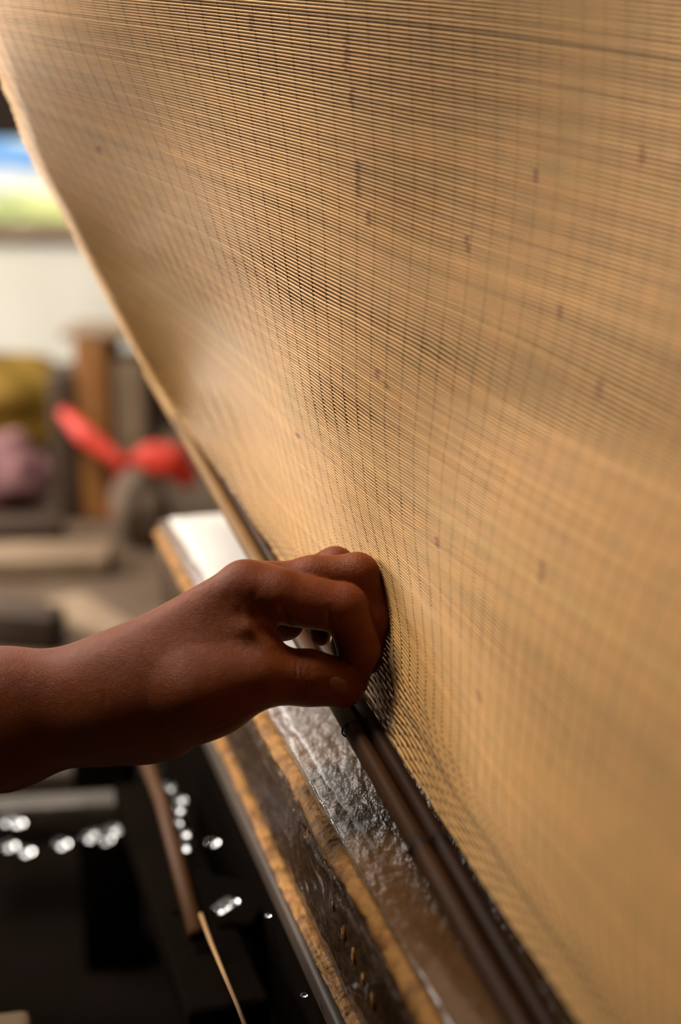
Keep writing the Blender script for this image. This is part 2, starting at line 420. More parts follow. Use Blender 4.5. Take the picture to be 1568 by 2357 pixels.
screen = empty('papermaking_screen', at(784, 1640, .74))
tag(screen, 'large tan papermaking screen of fine bamboo splints, held up by its batten', 'bamboo screen')
CEN, ARC, US = [], [], []
for i in range(N_SPLINT):
    s = i + 0.5
    u0 = float(np.interp(-s, -EDGE_S, EDGE_F[:, 0])) + rng.normal(0, 1.5)
    us = np.linspace(u0, 1800, 44)
    near = []
    for (un, va, vb) in NODES:
        vn = v_on(s, np.array([float(un)]))[0]
        if va <= vn <= vb:
            un2 = un + rng.normal(0, 2.0); near.append(un2)
            us = np.concatenate([us, un2 + np.array([-9, -6, -3, 0, 3, 6, 9])])
    us = np.unique(us)
    vs = v_on(s, us)
    ok = vs < 2700
    us, vs = us[ok], vs[ok]
    P = at(us, vs, depth_at(np.stack([us, vs], 1)))
    # light smoothing so that each splint is one springy line
    a = np.concatenate([[0], np.cumsum(np.linalg.norm(np.diff(P, axis=0), axis=1))])
    k0 = np.argmin(np.abs(us - np.interp(vs, REF_U[:, 0], REF_U[:, 1])))
    CEN.append(P); US.append(us)
    g = us - np.interp(vs, REF_U[:, 0], REF_U[:, 1])
    ARC.append(a - (np.interp(0, g, a) if g[0] < 0 < g[-1] else a[k0] + (0 if g[0] < 0 else -a[k0])))
    vs2 = v_on(s + 1, us); Q2 = at(us, vs2, depth_at(np.stack([us, vs2], 1))) - P
    T_ = np.gradient(P, axis=0); T_ /= np.linalg.norm(T_, axis=1)[:, None]
    gap = np.linalg.norm(Q2 - (Q2 * T_).sum(1)[:, None] * T_, axis=1)
    R = np.clip(np.minimum(.00071 * np.clip(gap / .0024, 1.0, 1.8), gap * .465), .0004, .001) * (1 + rng.normal(0, .05))
    base = np.array([.60, .338, .116]) * (1 + rng.normal(0, .06)) * (1 + rng.normal(0, .016, 3))
    if rng.random() < .05: base *= .62
    if abs(i - 73) < 1.2: base = np.array([.62, .38, .13])
    colr = np.tile(base, (len(P), 1))
    for un in near:
        w = np.exp(-((us - un) / 5.5) ** 2)
        R *= 1 + .10 * w
        colr = colr * (1 - .78 * w[:, None] * np.array([.72, .9, 1.0]))
    V, Fq = tube(P, R, 6)
    tag(mesh_obj('splint', V, Fq, M['splint'], screen, colors=np.repeat(colr, 6, axis=0)))
# chain threads: two strands twisted round every splint, 12 mm apart along the splints
L_CH = .0120
kmin = int(min(a[0] for a in ARC) / L_CH); kmax = int(max(a[-1] for a in ARC) / L_CH)
GRID = {}
for i in range(N_SPLINT):
    a, P = ARC[i], CEN[i]
    k0, k1 = int(math.ceil(a[0] / L_CH + .2)), int(math.floor(a[-1] / L_CH - .2))
    ks = np.arange(k0, k1 + 1)
    aw = ks * L_CH + rng.normal(0, .0001)
    X = np.stack([np.interp(aw, a, P[:, c]) for c in range(3)], 1)
    X2 = np.stack([np.interp(aw + .002, a, P[:, c]) for c in range(3)], 1)
    for k, x, t in zip(ks, X, X2 - X): GRID[(i, int(k))] = (x, t / np.linalg.norm(t))
eye = np.array([0, 0, CAM_Z])
for k in range(kmin - 1, kmax + 2):
    run = [i for i in range(N_SPLINT) if (i, k) in GRID]
    if len(run) < 6: continue
    pts = np.array([GRID[(i, k)][0] for i in run]); tt = np.array([GRID[(i, k)][1] for i in run])
    cr = np.gradient(pts, axis=0); nrm = np.cross(tt, cr); nrm /= np.linalg.norm(nrm, axis=1)[:, None] + 1e-12
    nrm *= np.sign(((eye - pts) * nrm).sum(1).mean())
    lg = np.clip(np.linalg.norm(cr, axis=1) / .00145, .8, 1.45)
    mb = MB()
    for ph in (0, 1):
        sg = np.where((np.array(run) + ph) % 2 == 0, 1.0, -1.0)
        on = pts + nrm * (sg * .00052)[:, None]
        mid = (pts[1:] + pts[:-1]) / 2 + tt[1:] * (.00010 * (1 if ph else -1)) + nrm[1:] * (lg[1:] * .00024)[:, None]
        q = np.empty((2 * len(on) - 1, 3)); q[0::2] = on; q[1::2] = mid
        Rr = np.empty(len(q)); Rr[0::2] = .00010; Rr[1::2] = .00026 * lg[1:]
        T_ = np.gradient(q, axis=0); T_ /= np.linalg.norm(T_, axis=1)[:, None]
        A_ = np.repeat(tt, 2, axis=0)[:len(q)]; B_ = np.cross(A_, T_); B_ /= np.linalg.norm(B_, axis=1)[:, None] + 1e-12
        mb.add(tube(q, Rr, 3, frame=(A_, B_), cap=False))
    mb.build('thread', M['thread'], screen, smooth=False)

# batten along the lower edge: two split-bamboo strips with nodes, cloth binding between them
def along(ds, off_right, off_up, off_fwd=0.0):
    ds = np.asarray(ds, float)
    u = np.array([batten_pt(d) for d in ds])
    return at(u[:, 0], u[:, 1], ds) + np.array([off_right, off_fwd, off_up])
def strip(name, d0, d1, off, w, th, mat_, nodes, n=70):
    ds = 1 / np.linspace(1 / d0, 1 / d1, n)
    ds = np.unique(np.concatenate([ds] + [np.array([x - .006, x - .003, x, x + .003, x + .006]) for x in nodes]))
    P = along(ds, *off)
    R = np.full(len(P), w / 2)
    for x in nodes: R = R * (1 + .16 * np.exp(-((ds - x) / .003) ** 2))
    T = np.gradient(P, axis=0); T /= np.linalg.norm(T, axis=1)[:, None]
    side = np.cross(T, [0, 0, 1.0]); side /= np.linalg.norm(side, axis=1)[:, None]; up = np.cross(side, T)
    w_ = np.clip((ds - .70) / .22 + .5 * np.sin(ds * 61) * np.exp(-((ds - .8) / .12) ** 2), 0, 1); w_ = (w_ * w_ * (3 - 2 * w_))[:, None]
    tint = np.array(mat_[0]) * (1 - w_) + np.array(mat_[1]) * w_   # near end darkened in the colour as shade, paler towards the far end
    for x in nodes: tint = tint * (1 - .5 * np.exp(-((ds - x) / .004) ** 2))[:, None]
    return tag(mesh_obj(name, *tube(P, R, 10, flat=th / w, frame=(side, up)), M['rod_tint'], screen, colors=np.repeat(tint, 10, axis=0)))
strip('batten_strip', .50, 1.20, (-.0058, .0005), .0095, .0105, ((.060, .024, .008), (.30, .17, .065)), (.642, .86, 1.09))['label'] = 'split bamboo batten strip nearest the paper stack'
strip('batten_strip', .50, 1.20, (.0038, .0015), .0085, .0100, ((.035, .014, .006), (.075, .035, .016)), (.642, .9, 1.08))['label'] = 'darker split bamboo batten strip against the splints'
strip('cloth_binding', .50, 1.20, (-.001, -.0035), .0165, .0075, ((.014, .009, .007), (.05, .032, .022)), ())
for _d in (.727, .642):
    ring = []
    c0 = along([_d], -.001, 0.0)[0]; tdir = along([_d + .01], -.001, 0)[0] - along([_d - .01], -.001, 0)[0]; tdir /= np.linalg.norm(tdir)
    sd = np.cross(tdir, [0, 0, 1.0]); sd /= np.linalg.norm(sd); upv = np.cross(sd, tdir)
    th_ = np.linspace(0, 2 * math.pi, 25)
    Pr = c0 + sd * (.0104 * np.cos(th_))[:, None] + upv * (.0060 * np.sin(th_))[:, None]
    mesh_obj('thread_tie', *tube(Pr, .0005, 6, frame=(np.tile(tdir, (25, 1)), (Pr - c0) / np.linalg.norm(Pr - c0, axis=1)[:, None])), M['binding'], screen)
# ------------------------------------------------------------------ forearm and hand
D_H = .722
PXM = D_H / F_PX                                 # metres per photograph pixel at the hand
def hp(u, v, dz=0.0):                            # hand space: x right, y up, z away (metres)
    d = D_H + dz * .001
    return np.array([(u - 784.0) / F_PX * d, (1178.5 - v) / F_PX * d, d])
def seg(a, b, ra, rb, sx=1.0):
    return (hp(*a), hp(*b), ra * PXM, rb * PXM, sx)
def cone(P, s):
    a, b, ra, rb, sx = s
    q = P - a; ab = b - a
    if sx != 1.0:                                # flattened in depth by sx
        q = q * np.array([1, 1, 1 / sx]); ab = ab * np.array([1, 1, 1 / sx])
    h = np.clip((q @ ab) / (ab @ ab), 0, 1)
    return np.linalg.norm(q - h[..., None] * ab, axis=-1) - (ra + (rb - ra) * h)
def smin(a, b, k):
    h = np.maximum(k - np.abs(a - b), 0) / k
    return np.minimum(a, b) - h * h * k * .25
def smax(a, b, k): return -smin(-a, -b, k)
PALM = [seg((-760,1745,26), (0,1655,8), 172, 152, .86), seg((0,1655,8), (205,1618,8), 152, 122, .84), seg((205,1618,8), (300,1600,8), 122, 116, .84),
        seg((270,1580,4), (566,1352,-4), 104, 57), seg((300,1575,10), (612,1352,12), 96, 54), seg((300,1600,20), (625,1372,28), 96, 50), seg((300,1622,26), (620,1402,42), 92, 46),
        seg((380,1640,22), (520,1560,34), 96, 66), seg((470,1560,2),(560,1450,4), 84, 60), seg((590,1425,22),(662,1436,24),44,34), seg((566,1440,-6),(590,1492,-6),40,38)]
THENAR = [seg((290,1622,0), (478,1592,-6), 108, 92, .8), seg((360,1600,2),(470,1560,-2),112,94,.8)]
THUMB = [seg((455,1592,-10), (600,1556,-9), 96, 69), seg((600,1556,-9), (712,1560,-3), 69, 62), seg((712,1560,-3), (772,1570,1), 63, 57), seg((772,1570,1),(797,1588,2), 52, 38)]
INDEX = [seg((560,1352,-4), (640,1368,-4), 58, 60), seg((640,1368,-4), (786,1398,-2), 60, 56), seg((795,1400,-2), (826,1492,1), 53, 47), seg((826,1492,1), (816,1572,8), 46, 32), seg((690,1392,-4),(735,1400,-3), 50, 46)]
MIDDLE = [seg((606,1352,12), (720,1330,13), 52, 50), seg((720,1330,13), (822,1321,14), 50, 48), seg((824,1322,14), (858,1424,14), 48, 44), seg((858,1424,14), (846,1520,14), 42, 34)]
RING = [seg((618,1368,28), (772,1304,30), 48, 45), seg((772,1304,30), (806,1410,28), 45, 40), seg((806,1410,28), (790,1490,26), 38, 30)]
PINKY = [seg((615,1395,42), (688,1324,44), 42, 37), seg((688,1324,44), (730,1400,40), 37, 33), seg((730,1400,40), (738,1462,36), 32, 26)]
WEB = [seg((577,1340,-6), (556,1398,-10), 20, 19), seg((556,1398,-10), (570,1448,-13), 19, 20), seg((570,1448,-13), (612,1490,-11), 20, 22)]
# skin folds on the side turned to the light: course, width in px, depth in metres
FOLDS = [([(592,1350),(574,1395),(585,1440),(614,1478)], 7, .0008), ([(566,1368),(550,1408),(558,1452),(580,1476)], 6, .0003),
         ([(646,1380),(652,1410),(668,1432),(692,1442)], 6, .0014), ([(759,1396),(755,1425),(758,1452)], 6, .0016), ([(772,1474),(795,1482),(816,1480)], 6, .0008),
         ([(688,1498),(682,1545),(688,1602)], 4, .0004), ([(703,1500),(697,1545),(704,1602)], 4, .0005), ([(717,1502),(712,1545),(718,1602)], 4, .0004),
         ([(228,1486),(236,1540),(243,1590),(240,1650)], 5, .0006), ([(470,1672),(520,1655),(580,1632),(628,1620)], 5, .0007), ([(448,1694),(500,1676),(562,1648)], 5, .0006),
         ([(808,1352),(826,1362)], 5, .0003), ([(800,1362),(822,1372)], 4, .0003)]
def folds(P):
    Z = np.maximum(P[..., 2], .2); U = 784 + P[..., 0] / Z * F_PX; V = 1178.5 - P[..., 1] / Z * F_PX
    out = np.zeros(U.shape, np.float32); front = np.clip((D_H + .004 - P[..., 2]) / .008, 0, 1)
    for pts, w, dep in FOLDS:
        pts = np.array(pts, float); lo = pts.min(0) - 3 * w; hi = pts.max(0) + 3 * w
        m = (U > lo[0]) & (U < hi[0]) & (V > lo[1]) & (V < hi[1])
        if not m.any(): continue
        q = np.stack([U[m], V[m]], -1); best = np.full(len(q), 1e9)
        for a, b in zip(pts[:-1], pts[1:]):
            t = np.clip(((q - a) @ (b - a)) / ((b - a) @ (b - a)), 0, 1)
            best = np.minimum(best, ((q - a - t[:, None] * (b - a)) ** 2).sum(-1))
        tip = np.minimum(((q - pts[0]) ** 2).sum(-1), ((q - pts[-1]) ** 2).sum(-1))
        out[m] += dep * (1 - np.exp(-tip / 330.)) * (np.exp(-best / (w * w)) - .45 * np.exp(-best / (6 * w * w)))
    return out * front
def chain(P, segs, k=.004):
    d = cone(P, segs[0])
    for s in segs[1:]: d = smin(d, cone(P, s), k)
    return d
def hand_sdf(P):
    palm = chain(P, PALM, .014)
    up_ = np.clip((P[..., 1] + .075) / .06, 0, 1)
    palm = smax(palm, (D_H - .0125 - .006 * (1 - up_)) - P[..., 2], .012)   # flat thumb side of the hand and forearm
    palm = smin(palm, chain(P, THENAR, .014), .022)
    out = None
    for segs, k in ((THUMB, .012), (INDEX, .006), (MIDDLE, .006), (RING, .006), (PINKY, .006)):
        d = smin(palm, chain(P, segs), k)
        out = d if out is None else smin(out, d, .0012)
    out = smin(out, chain(P, WEB), .006)
    out = out + folds(P)
    # soft skin folds: thumb joint, knuckles, wrist
    for (c, ax, n_, amp, rad) in ((hp(690,1545,-18), np.array([1, .05, 0]), 2600, .00022, .009), (hp(800,1352,-8), np.array([.8, -.6, 0]), 3200, .00018, .007),
                                  (hp(846,1290,8), np.array([.6, -.8, 0]), 3200, .00018, .007), (hp(238,1500,-8), np.array([1, .25, 0]), 900, .00012, .006), (hp(560,1660,-20), np.array([.7, .7, 0]), 2000, .00030, .012)):
        q = P - c
        w = np.exp(-(q ** 2).sum(-1) / (rad * rad))
        out = out + amp * w * np.sin(n_ * (q @ ax))
    return out
def surface_nets(lo, hi, h, f):
    xs = [np.arange(lo[c], hi[c] + h, h) for c in range(3)]
    G = np.stack(np.meshgrid(*xs, indexing='ij'), -1).astype(np.float32)
    D = np.empty(G.shape[:3], np.float32)
    for i in range(0, G.shape[0], 24): D[i:i + 24] = f(G[i:i + 24])
    nx, ny, nz = D.shape
    ins = D < 0
    c = [ins[dx:nx - 1 + dx, dy:ny - 1 + dy, dz:nz - 1 + dz] for dx in (0, 1) for dy in (0, 1) for dz in (0, 1)]
    cnt = sum(x.astype(np.int8) for x in c)
    cell = (cnt > 0) & (cnt < 8)
    idx = -np.ones(cell.shape, np.int64); ijk = np.argwhere(cell); idx[cell] = np.arange(len(ijk))
    acc = np.zeros((len(ijk), 3)); num = np.zeros(len(ijk))
    corners = np.array([(dx, dy, dz) for dx in (0, 1) for dy in (0, 1) for dz in (0, 1)])
    vals = np.stack([D[ijk[:, 0] + a, ijk[:, 1] + b, ijk[:, 2] + g] for a, b, g in corners], 1)
    for p in range(8):
        for q in range(p + 1, 8):
            if np.abs(corners[p] - corners[q]).sum() != 1: continue
            m = (vals[:, p] < 0) != (vals[:, q] < 0)
            t = vals[m, p] / (vals[m, p] - vals[m, q])
            acc[m] += corners[p] + t[:, None] * (corners[q] - corners[p]); num[m] += 1
    V = (ijk + acc / num[:, None]) * h + np.array([x[0] for x in xs])
    Fq = []
    for ax in range(3):
        s0 = [slice(None)] * 3; s1 = [slice(None)] * 3; s0[ax] = slice(0, -1); s1[ax] = slice(1, None)
        e = np.argwhere(ins[tuple(s0)] != ins[tuple(s1)])
        o1, o2 = [(1, 2), (2, 0), (0, 1)][ax]
        e = e[(e[:, o1] > 0) & (e[:, o2] > 0) & (e[:, o1] < D.shape[o1] - 1) & (e[:, o2] < D.shape[o2] - 1)]
        def at_(a, b):
            k = e.copy(); k[:, o1] -= a; k[:, o2] -= b
            return idx[k[:, 0], k[:, 1], k[:, 2]]
        q = np.stack([at_(1, 1), at_(0, 1), at_(0, 0), at_(1, 0)], 1)
        flip = ~ins[tuple(s0)][e[:, 0], e[:, 1], e[:, 2]]
        q[flip] = q[flip][:, ::-1]
        Fq.append(q)
    return V, np.vstack(Fq)
def to_world(V): return cw(V[:, 0], V[:, 1], V[:, 2])
Vh, Fh = surface_nets((hp(-640,0,0)[0], hp(0,1875,0)[1], D_H - .046), (hp(925,0,0)[0], hp(0,1235,0)[1], D_H + .070), .00105, hand_sdf)
BODY = MB(); BODY.add((to_world(Vh), Fh.tolist()))
arm = BODY.build('person', M['skin'])
tag(arm, "person's bare wet forearm and hand pinching the screen's batten", 'person')
# thumb nail, following the thumb's own curve
nc, nu_, nv_ = (779, 1577), np.array([.90, .43]), np.array([-.43, .90])
gx, gy = np.meshgrid(np.linspace(-1, 1, 15), np.linspace(-1, 1, 13), indexing='ij')
rad = (np.abs(gx) ** 3 + np.abs(gy) ** 3) ** (1 / 3.); rr = np.maximum(np.abs(gx), np.abs(gy)); kx = np.where(rad > 0, rr / np.maximum(rad, 1e-6), 1)
pu = nc[0] + nu_[0] * gx * kx * 25 + nv_[0] * gy * kx * 19; pv = nc[1] + nu_[1] * gx * kx * 25 + nv_[1] * gy * kx * 19
tt_ = np.full(pu.shape, D_H - .04)
ray = np.stack([(pu - 784) / F_PX, (1178.5 - pv) / F_PX, np.ones_like(pu)], -1)
for _ in range(60): tt_ = tt_ + np.clip(hand_sdf(ray * tt_[..., None]), -.002, .004) * .8
outer = ray * (tt_ - .0006 + .0011 * np.clip((np.maximum(np.abs(gx), np.abs(gy)) - .7) / .3, 0, 1))[..., None]; inner = ray * (tt_ + .001)[..., None]
NVt = np.vstack([outer.reshape(-1, 3), inner.reshape(-1, 3)]); FN = []
for i in range(14):
    for j in range(12):
        a = i * 13 + j; FN.append([a, a + 1, a + 14, a + 13]); FN.append([a + 195, a + 13 + 195, a + 14 + 195, a + 1 + 195])
rim = [i * 13 for i in range(15)] + [14 * 13 + j for j in range(1, 13)] + [i * 13 + 12 for i in range(13, -1, -1)] + [j for j in range(11, 0, -1)]
for a, b in zip(rim, rim[1:] + rim[:1]): FN.append([b, a, a + 195, b + 195])
mesh_obj('thumb_nail', to_world(NVt), FN, M['nail'], arm)

# the rest of the worker, standing left of the frame with the arm stretched out to the screen
el = cw(*hp(-600, 1722, 20)); sh = np.array([-.60, .90, 1.20])
mb = MB()
mb.add(tube([el + (np.array(cw(*hp(-360, 1690, 14))) - el), el, (el + sh) / 2 + np.array([-.015, .01, -.02]), sh, sh + np.array([-.05, -.03, .0])], [.052, .060, .062, .066, .05], 16))
zz = np.array([.78, .86, .98, 1.10, 1.19, 1.245, 1.27]); wy = np.array([.165, .160, .150, .172, .185, .150, .07]); wx = np.array([.115, .110, .105, .118, .110, .085, .06])
tv = []
for k in range(7):
    for j in range(24):
        a = 2 * math.pi * j / 24
        tv.append([-.66 + wx[k] * math.cos(a), .75 + wy[k] * math.sin(a), zz[k]])
tf = [[k * 24 + j, k * 24 + (j + 1) % 24, (k + 1) * 24 + (j + 1) % 24, (k + 1) * 24 + j] for k in range(6) for j in range(24)] + [list(range(23, -1, -1)), list(range(144, 168))]
mb.add((tv, tf))
mb.add(tube([[-.66, .60, 1.20], [-.665, .555, 1.08], [-.66, .54, .97]], [.062, .058, .050], 14))
mb.build('shirt', M['shirt'], arm)
mb = MB()
for y in (.66, .84): mb.add(tube([[-.66, y, .80], [-.65, y, .45], [-.66, y, .08]], [.095, .075, .06], 14))
mb.build('trousers', M['shirt'], arm)
mb = MB()
for y in (.66, .84): mb.add(box((-.62, y, .04), (.25, .09, .08), bevel=.03))
mb.build('shoes', M['hair'], arm)
# ------------------------------------------------------------------ wet stack of paper
from mathutils import noise as _n
A0 = at(365, 1197, 1.28); A1 = at(1010, 2305, .57)
AX = (A1 - A0) / np.linalg.norm(A1 - A0)
OUT = np.cross(AX, [0, 0, 1.0]); OUT /= np.linalg.norm(OUT)
if OUT[0] > 0: OUT = -OUT
UPV = np.cross(AX, OUT); UPV = UPV if UPV[2] > 0 else -UPV
LEN = float(np.linalg.norm(A1 - A0)) * 1.12
def nz(x, y, z=0.0): return _n.noise(Vector((x, y, z)))
stack = empty('paper_stack', A0 + AX * LEN / 2 - UPV * .10)
tag(stack, 'wet brown stack of freshly made paper sheets lying under the screen', 'paper stack')
NL = 230
def sheet_of(name, prof, m, amp, seed, rag=0.0, endcap=True, colour=None, n=NL):
    """profile points (outwards, up) swept along the stack with ragged relief"""
    prof = np.asarray(prof, float); K = len(prof)
    V = np.empty((n, K, 3)); C = np.ones((n, K, 3))
    for i in range(n):
        s = LEN * i / (n - 1)
        for j in range(K):
            a = nz(s * 60, j * .55, seed) + .6 * nz(s * 170, j * .9, seed + 5)
            o = prof[j, 0] + amp * a + rag * nz(s * 14, seed * 3.3)
            z = prof[j, 1] + amp * .5 * nz(s * 90, j * .7, seed + 9)
            V[i, j] = A0 + AX * s + OUT * o + UPV * z
            if colour: C[i, j] = colour(s, j / (K - 1), a)
    Fq = [[i * K + j, (i + 1) * K + j, (i + 1) * K + j + 1, i * K + j + 1] for i in range(n - 1) for j in range(K - 1)]
    if endcap:
        Fq.append(list(range(K))); Fq.append([(n - 1) * K + j for j in range(K - 1, -1, -1)])
    return mesh_obj(name, V.reshape(-1, 3), Fq, m, stack, colors=C.reshape(-1, 3))
def lin(pts, k):
    pts = np.asarray(pts, float); t = np.linspace(0, len(pts) - 1, k)
    return np.stack([np.interp(t, range(len(pts)), pts[:, 0]), np.interp(t, range(len(pts)), pts[:, 1])], 1)
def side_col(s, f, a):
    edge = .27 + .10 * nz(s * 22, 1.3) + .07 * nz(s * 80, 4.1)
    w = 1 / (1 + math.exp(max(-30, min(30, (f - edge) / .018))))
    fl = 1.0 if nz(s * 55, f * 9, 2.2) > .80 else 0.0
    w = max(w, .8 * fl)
    return np.array([.045, .020, .006]) * (1 - w) + np.array([.32, .15, .038]) * w  # tan band and flecks imitate the bright screen mirrored in the wet side
M['pile'] = mat('wet_pulp_pile', (1, 1, 1), .24, .5, attr=True, noise=(160, (.72, .68, .62), .35, .7), bump=[(150, .004, .7, (1, 1, .5)), (420, .0015, .5)], coat=.35)
M['lip'] = mat('lip_reflection_tan', (.32, .15, .038), .55, .15, noise=(110, (.14, .06, .016), .42, .66), bump=[(160, .004, .8)])  # tan paints the bright screen's reflection into the wet paper edges
sheet_of('top_sheet', lin([(-.09, -.016), (-.09, .0), (-.06, .001), (-.03, .0005), (-.008, 0), (.0, -.002), (.0, -.008), (-.01, -.012)], 40), M['pulp_top'], .0007, 1)
sheet_of('second_sheet', lin([(-.03, -.010), (.002, -.0075), (.0065, -.012), (.004, -.018), (-.03, -.018)], 14), M['lip'], .0012, 2, .002)
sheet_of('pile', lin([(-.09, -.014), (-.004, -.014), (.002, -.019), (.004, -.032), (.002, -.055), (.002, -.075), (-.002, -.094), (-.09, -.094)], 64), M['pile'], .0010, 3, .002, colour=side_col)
sheet_of('bottom_sheet', lin([(-.09, -.0925), (.0, -.0932), (.0032, -.0942), (.0046, -.0960), (.0032, -.0978), (-.09, -.099)], 20), M['lip'], .0013, 4, .002)
# white wet felt lying on the far part of the stack
NF = 90; fv = []
for i in range(NF):
    s_ = .012 + (.43 - .012) * i / (NF - 1)
    for j in range(12):
        o = [-.010, -.0085, -.0085, -.010, -.02, -.03, -.04, -.05, -.06, -.075, -.075, -.05][j] + (.002 * nz(s_ * 20, 7.7) if j < 4 else 0)
        z = [.0002, .0008, .0022, .0030, .0032, .0032, .0032, .0032, .0032, .003, .0004, .0004][j] + .0004 * nz(s_ * 60, j * .8, 3)
        fv.append(A0 + AX * s_ + OUT * o + UPV * (z + .0012))
ff = [[i * 12 + j, (i + 1) * 12 + j, (i + 1) * 12 + (j + 1) % 12, i * 12 + (j + 1) % 12] for i in range(NF - 1) for j in range(12)]
ff += [list(range(12)), list(range(NF * 12 - 1, NF * 12 - 13, -1))]
tag(mesh_obj('white_felt', fv, ff, M['felt']), 'white wet felt lying on the far part of the paper stack', 'felt')
# tan flecks imitating the screen's reflection in ripples on the wet side
for k, (u, v) in enumerate([(750, 2085), (735, 2000), (745, 1995), (790, 2145), (778, 2150), (703, 1988), (665, 1925), (815, 2200), (877, 2300), (845, 2255), (760, 1960)]):
    d = .735 + (1950 - v) * .00010 + (u - 750) * -.0003
    q = at(u, v, d); s = float((q - A0) @ AX); z = float((q - A0) @ UPV)
    c = A0 + AX * s + UPV * z + OUT * .0030
    sz = .0016 + .0012 * rng.random()
    mesh_obj('reflection_fleck', *blob(c, (sz * 2.2, .0008, sz), k, 2, .5, 2.0, axes=np.array([UPV, OUT, AX])), M['lip'], stack)
board = tag(mesh_obj('pressing_board', *box(A0 + AX * (LEN / 2 + .01) - OUT * .045 - UPV * .108, (LEN + .04, .104, .016), bevel=.003, axes=np.array([AX, OUT, UPV])), M['dark_wood']), 'thin wet board lying under the stack of paper', 'board')
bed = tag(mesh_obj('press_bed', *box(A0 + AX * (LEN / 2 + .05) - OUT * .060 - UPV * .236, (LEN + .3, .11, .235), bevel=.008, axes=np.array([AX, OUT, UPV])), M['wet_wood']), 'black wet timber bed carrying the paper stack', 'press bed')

# ------------------------------------------------------------------ dark wet timbers, twine and drops at the lower left
def bar(a, b, w, h, m, name, parent=None, bevel=.004):
    a, b = np.asarray(a), np.asarray(b); t = b - a; L_ = np.linalg.norm(t); t /= L_
    s = np.cross(t, [0, 0, 1.0]); s /= np.linalg.norm(s); up = np.cross(s, t)
    return mesh_obj(name, *box((a + b) / 2, (L_, w, h), bevel=bevel, axes=np.array([t, s, up])), m, parent)
def drop(c, r, parent, k=0):
    return mesh_obj('water_drop', *blob(c, (r, r, r * .38), k, 2, .12), M['water'], parent)
rail = empty('wet_rail', at(325, 1745, 1.2)); tag(rail, 'brown wet bamboo rail hung with water drops beside the stack', 'rail')
ra, rb = at(318, 1700, 1.22), at(452, 2150, .90)
mesh_obj('bamboo_strip', *tube([ra, (ra * .6 + rb * .4) + np.array([.004, 0, 0]), rb], .0058, 8), M['rod_tan'], rail)
for k, (u, v) in enumerate([(356, 1784), (386, 1810), (412, 1838), (410, 1860), (408, 1888), (424, 1915), (424, 1946), (372, 1820), (392, 1898)]):
    d = 1.18 - (v - 1745) * .0007
    drop(at(u, v, d), .0075, rail, k)
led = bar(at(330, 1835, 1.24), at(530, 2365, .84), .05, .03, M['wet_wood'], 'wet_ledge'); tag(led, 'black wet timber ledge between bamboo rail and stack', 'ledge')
tw = np.array([at(462, 2105, .90), at(486, 2170, .85), at(515, 2240, .79), at(545, 2310, .745), at(572, 2380, .71)])
tag(mesh_obj('twine', *tube(tw, .0013, 8), M['twine']), 'straw-coloured twine running down past the stack', 'twine')
beam = empty('crossbeam', at(160, 1900, 1.3)); tag(beam, 'wet grey-brown crossbeam with glinting drops below the forearm', 'beam')
bar(at(-260, 1905, 1.33), at(352, 1868, 1.33), .03, .040, M['grey_wood'], 'timber', beam, .006)
for k, (u, v) in enumerate([(15, 1888), (38, 1892), (58, 1958), (20, 1945), (205, 1925), (225, 1918), (262, 1908), (285, 1905), (300, 1912), (240, 1930), (140, 1940)]):
    drop(at(u, v, 1.27), .0085, beam, k + 20)
shade_box = tag(mesh_obj('shade_box', *box((-.42, 1.375, .15), (1.15, .75, .30), rz=.0, bevel=.01), M['wet_wood']), 'black box filling in the shade below the crossbeam', 'shade_box')  # black box added so the space below the crossbeam looks unlit
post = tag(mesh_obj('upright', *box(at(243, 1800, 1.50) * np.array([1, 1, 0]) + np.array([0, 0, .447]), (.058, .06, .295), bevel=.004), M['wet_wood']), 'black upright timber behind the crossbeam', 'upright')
gb = tag(mesh_obj('grey_block', *box(at(60, 1805, 1.60), (.15, .08, .07), rz=.1, bevel=.01), M['grey_wood']), 'grey wet block lying behind the crossbeam under the forearm', 'block')
lip = tag(mesh_obj('wet_step', *box(at(515, 2082, .98), (.060, .05, .012), rz=-.3, bevel=.003), M['wet_wood']), 'small wet step with a glint between twine and stack', 'step')
for k, (u, v, d) in enumerate([(617, 2107, .80), (700, 2290, .755), (488, 1938, 1.02), (503, 2092, .94), (520, 2080, .94), (532, 2073, .94)]):
    tag(drop(at(u, v, d), .0022 if d < .9 else .0060, None, k + 40), ['clear water drop hanging at the lower edge of the stack', 'clear water drop on the board below the stack corner', 'water drop on the black ledge beside the rail', 'leftmost of three drops on the wet step', 'middle one of three drops on the wet step', 'rightmost of three drops on the wet step'][k], 'drop', group='water drops by the stack')
pc = at(-4, 2372, .60); tag(mesh_obj('pale_post', *box((pc[0], pc[1], pc[2] / 2), (.026, .026, pc[2]), rz=.2, bevel=.004), M['pale_wood']), 'pale blurred post top in the bottom left corner', 'post')

# ------------------------------------------------------------------ bench with odds and ends behind
bench = empty('workbench', (-.55, 2.4, 0)); tag(bench, 'long grey workbench against the low white wall', 'workbench')
mesh_obj('bench_top', *box((-.62, 2.42, .425), (1.55, 1.25, .05), bevel=.006), M['bench'], bench)
for x in (-1.3, .05):
    for y in (1.9, 2.95): mesh_obj('leg', *box((x, y, .20), (.07, .07, .40), bevel=.005), M['dark_wood'], bench)
def on_bench(u, v):                               # where the sight line through (u, v) meets the bench top
    k = (1178.5 - v) / F_PX; d = (CAM_Z - .45) / (sp - k * cp); return at(u, v, d), d
c, d = on_bench(235, 1200); S_ = d / F_PX
blk = empty('timber_block', c); tag(blk, 'upright brown timber block on the bench, red cloth tied around it', 'timber block')
mesh_obj('body', *box(c + np.array([.000, .05, .165]), (.062, .10, .33), rz=-.1, bevel=.008), M['brown_wood'], blk)
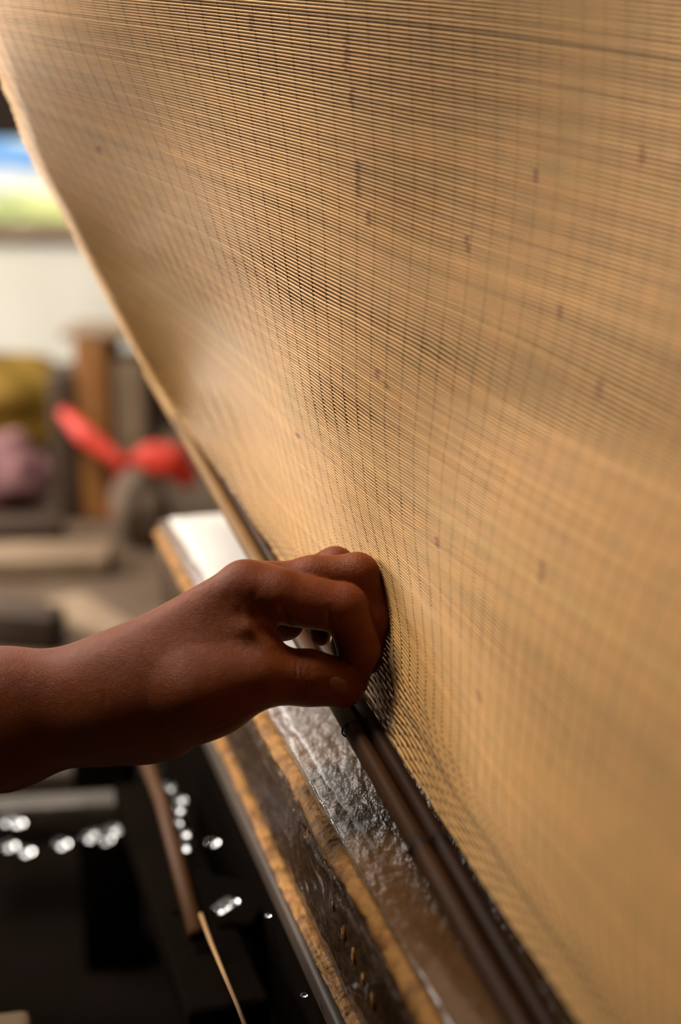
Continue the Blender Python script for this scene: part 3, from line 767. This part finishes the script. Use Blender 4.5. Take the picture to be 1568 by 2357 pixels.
mesh_obj('bark', *box(c + np.array([-.056, .05, .135]), (.050, .10, .27), rz=-.1, bevel=.01), M['dark_wood'], blk)
mesh_obj('weathered_side', *box(c + np.array([.062, .06, .145]), (.060, .10, .29), rz=-.1, bevel=.01), M['pale_wood'], blk)
mesh_obj('pale_top', *box(c + np.array([.012, .05, .336]), (.124, .106, .014), rz=-.2, bevel=.005), M['pale_wood'], blk)
red = empty('red_cloth', c + np.array([.03, -.05, .12])); tag(red, 'bright red cloth knotted round the timber block', 'cloth')
dr = d - .09
def ribbon(pts, w, th=.006):
    P = np.array([at(u, v, dr + o) for u, v, o in pts]); t = np.linspace(0, len(P) - 1, 24)
    P = np.stack([np.interp(t, range(len(P)), P[:, i]) for i in range(3)], 1)
    R = np.interp(t, range(len(w)), w) * S_
    n_ = np.tile([0, -1.0, .3], (24, 1)); T = np.gradient(P, axis=0); T /= np.linalg.norm(T, axis=1)[:, None]
    B = np.cross(T, n_); B /= np.linalg.norm(B, axis=1)[:, None]
    return tube(P, R, 10, flat=.3, frame=(B, np.cross(B, T)))
mesh_obj('band', *ribbon([(140, 945, .02), (195, 1000, -.02), (285, 1068, -.03)], [12, 24, 14]), M['red'], red)
mesh_obj('knot', *blob(at(285, 1070, dr - .015), (22 * S_, .015, 22 * S_), 2, 3, .3), M['red'], red)
mesh_obj('bow', *ribbon([(285, 1068, -.01), (350, 1052, -.03), (395, 1062, -.03), (440, 1112, -.01)], [12, 34, 40, 20]), M['red'], red)
mesh_obj('tail', *ribbon([(285, 1068, -.01), (285, 1120, -.01), (262, 1185, 0)], [10, 20, 14]), M['red'], red)
c, d = on_bench(40, 1090); S_ = d / F_PX
tag(mesh_obj('mustard_sack', *blob(c + np.array([-.03, .08, .125]), (.150, .10, .105), 8, 4, .25, 1.6), M['yellow']), 'slumped mustard-yellow sack on the bench by the wall', 'sack')
c, d = on_bench(20, 1180); S_ = d / F_PX
tag(mesh_obj('pink_cloth', *blob(c + np.array([-.01, .02, .072]), (.085, .05, .065), 9, 4, .35, 1.8), M['pink']), 'crumpled dusty-pink cloth in front of the mustard sack', 'cloth')
c, d = on_bench(40, 1245)
tag(mesh_obj('shadow_strip', *box(c + np.array([-.03, .0, .02]), (.22, .05, .035), rz=.1, bevel=.004), M['dark_wood']), 'dark strip standing for the shadow in front of the pink cloth', 'board')  # dark bar added as a painted shadow before the cloth
c, d = on_bench(70, 1335)
tag(mesh_obj('pale_plank', *box(c + np.array([-.02, .05, .017]), (.28, .10, .03), rz=.06, bevel=.004), M['pale_wood']), 'pale plank lying on the bench before the painted shadow', 'plank')
a_, d = on_bench(150, 1400); b_, d = on_bench(290, 1490)
tag(bar(a_ + np.array([0, 0, .012]), b_ + np.array([0, 0, .012]), .06, .02, M['pale_wood'], 'pale_batten'), 'short pale batten lying slantwise on the bench front', 'batten')
a_, d = on_bench(-40, 1475); b_, d = on_bench(140, 1490)
tag(bar(a_ + np.array([0, 0, .03]), b_ + np.array([0, 0, .03]), .05, .05, M['dark_wood'], 'dark_batten'), 'short dark timber at the front of the bench beside the pale batten', 'timber')
c, d = on_bench(320, 1270)
tag(mesh_obj('grey_stone', *blob(c + np.array([.0, .03, .068]), (.05, .05, .07), 12, 4, .3, 1.5), M['bench']), 'rough brownish stone on the bench right of the timber block', 'stone')
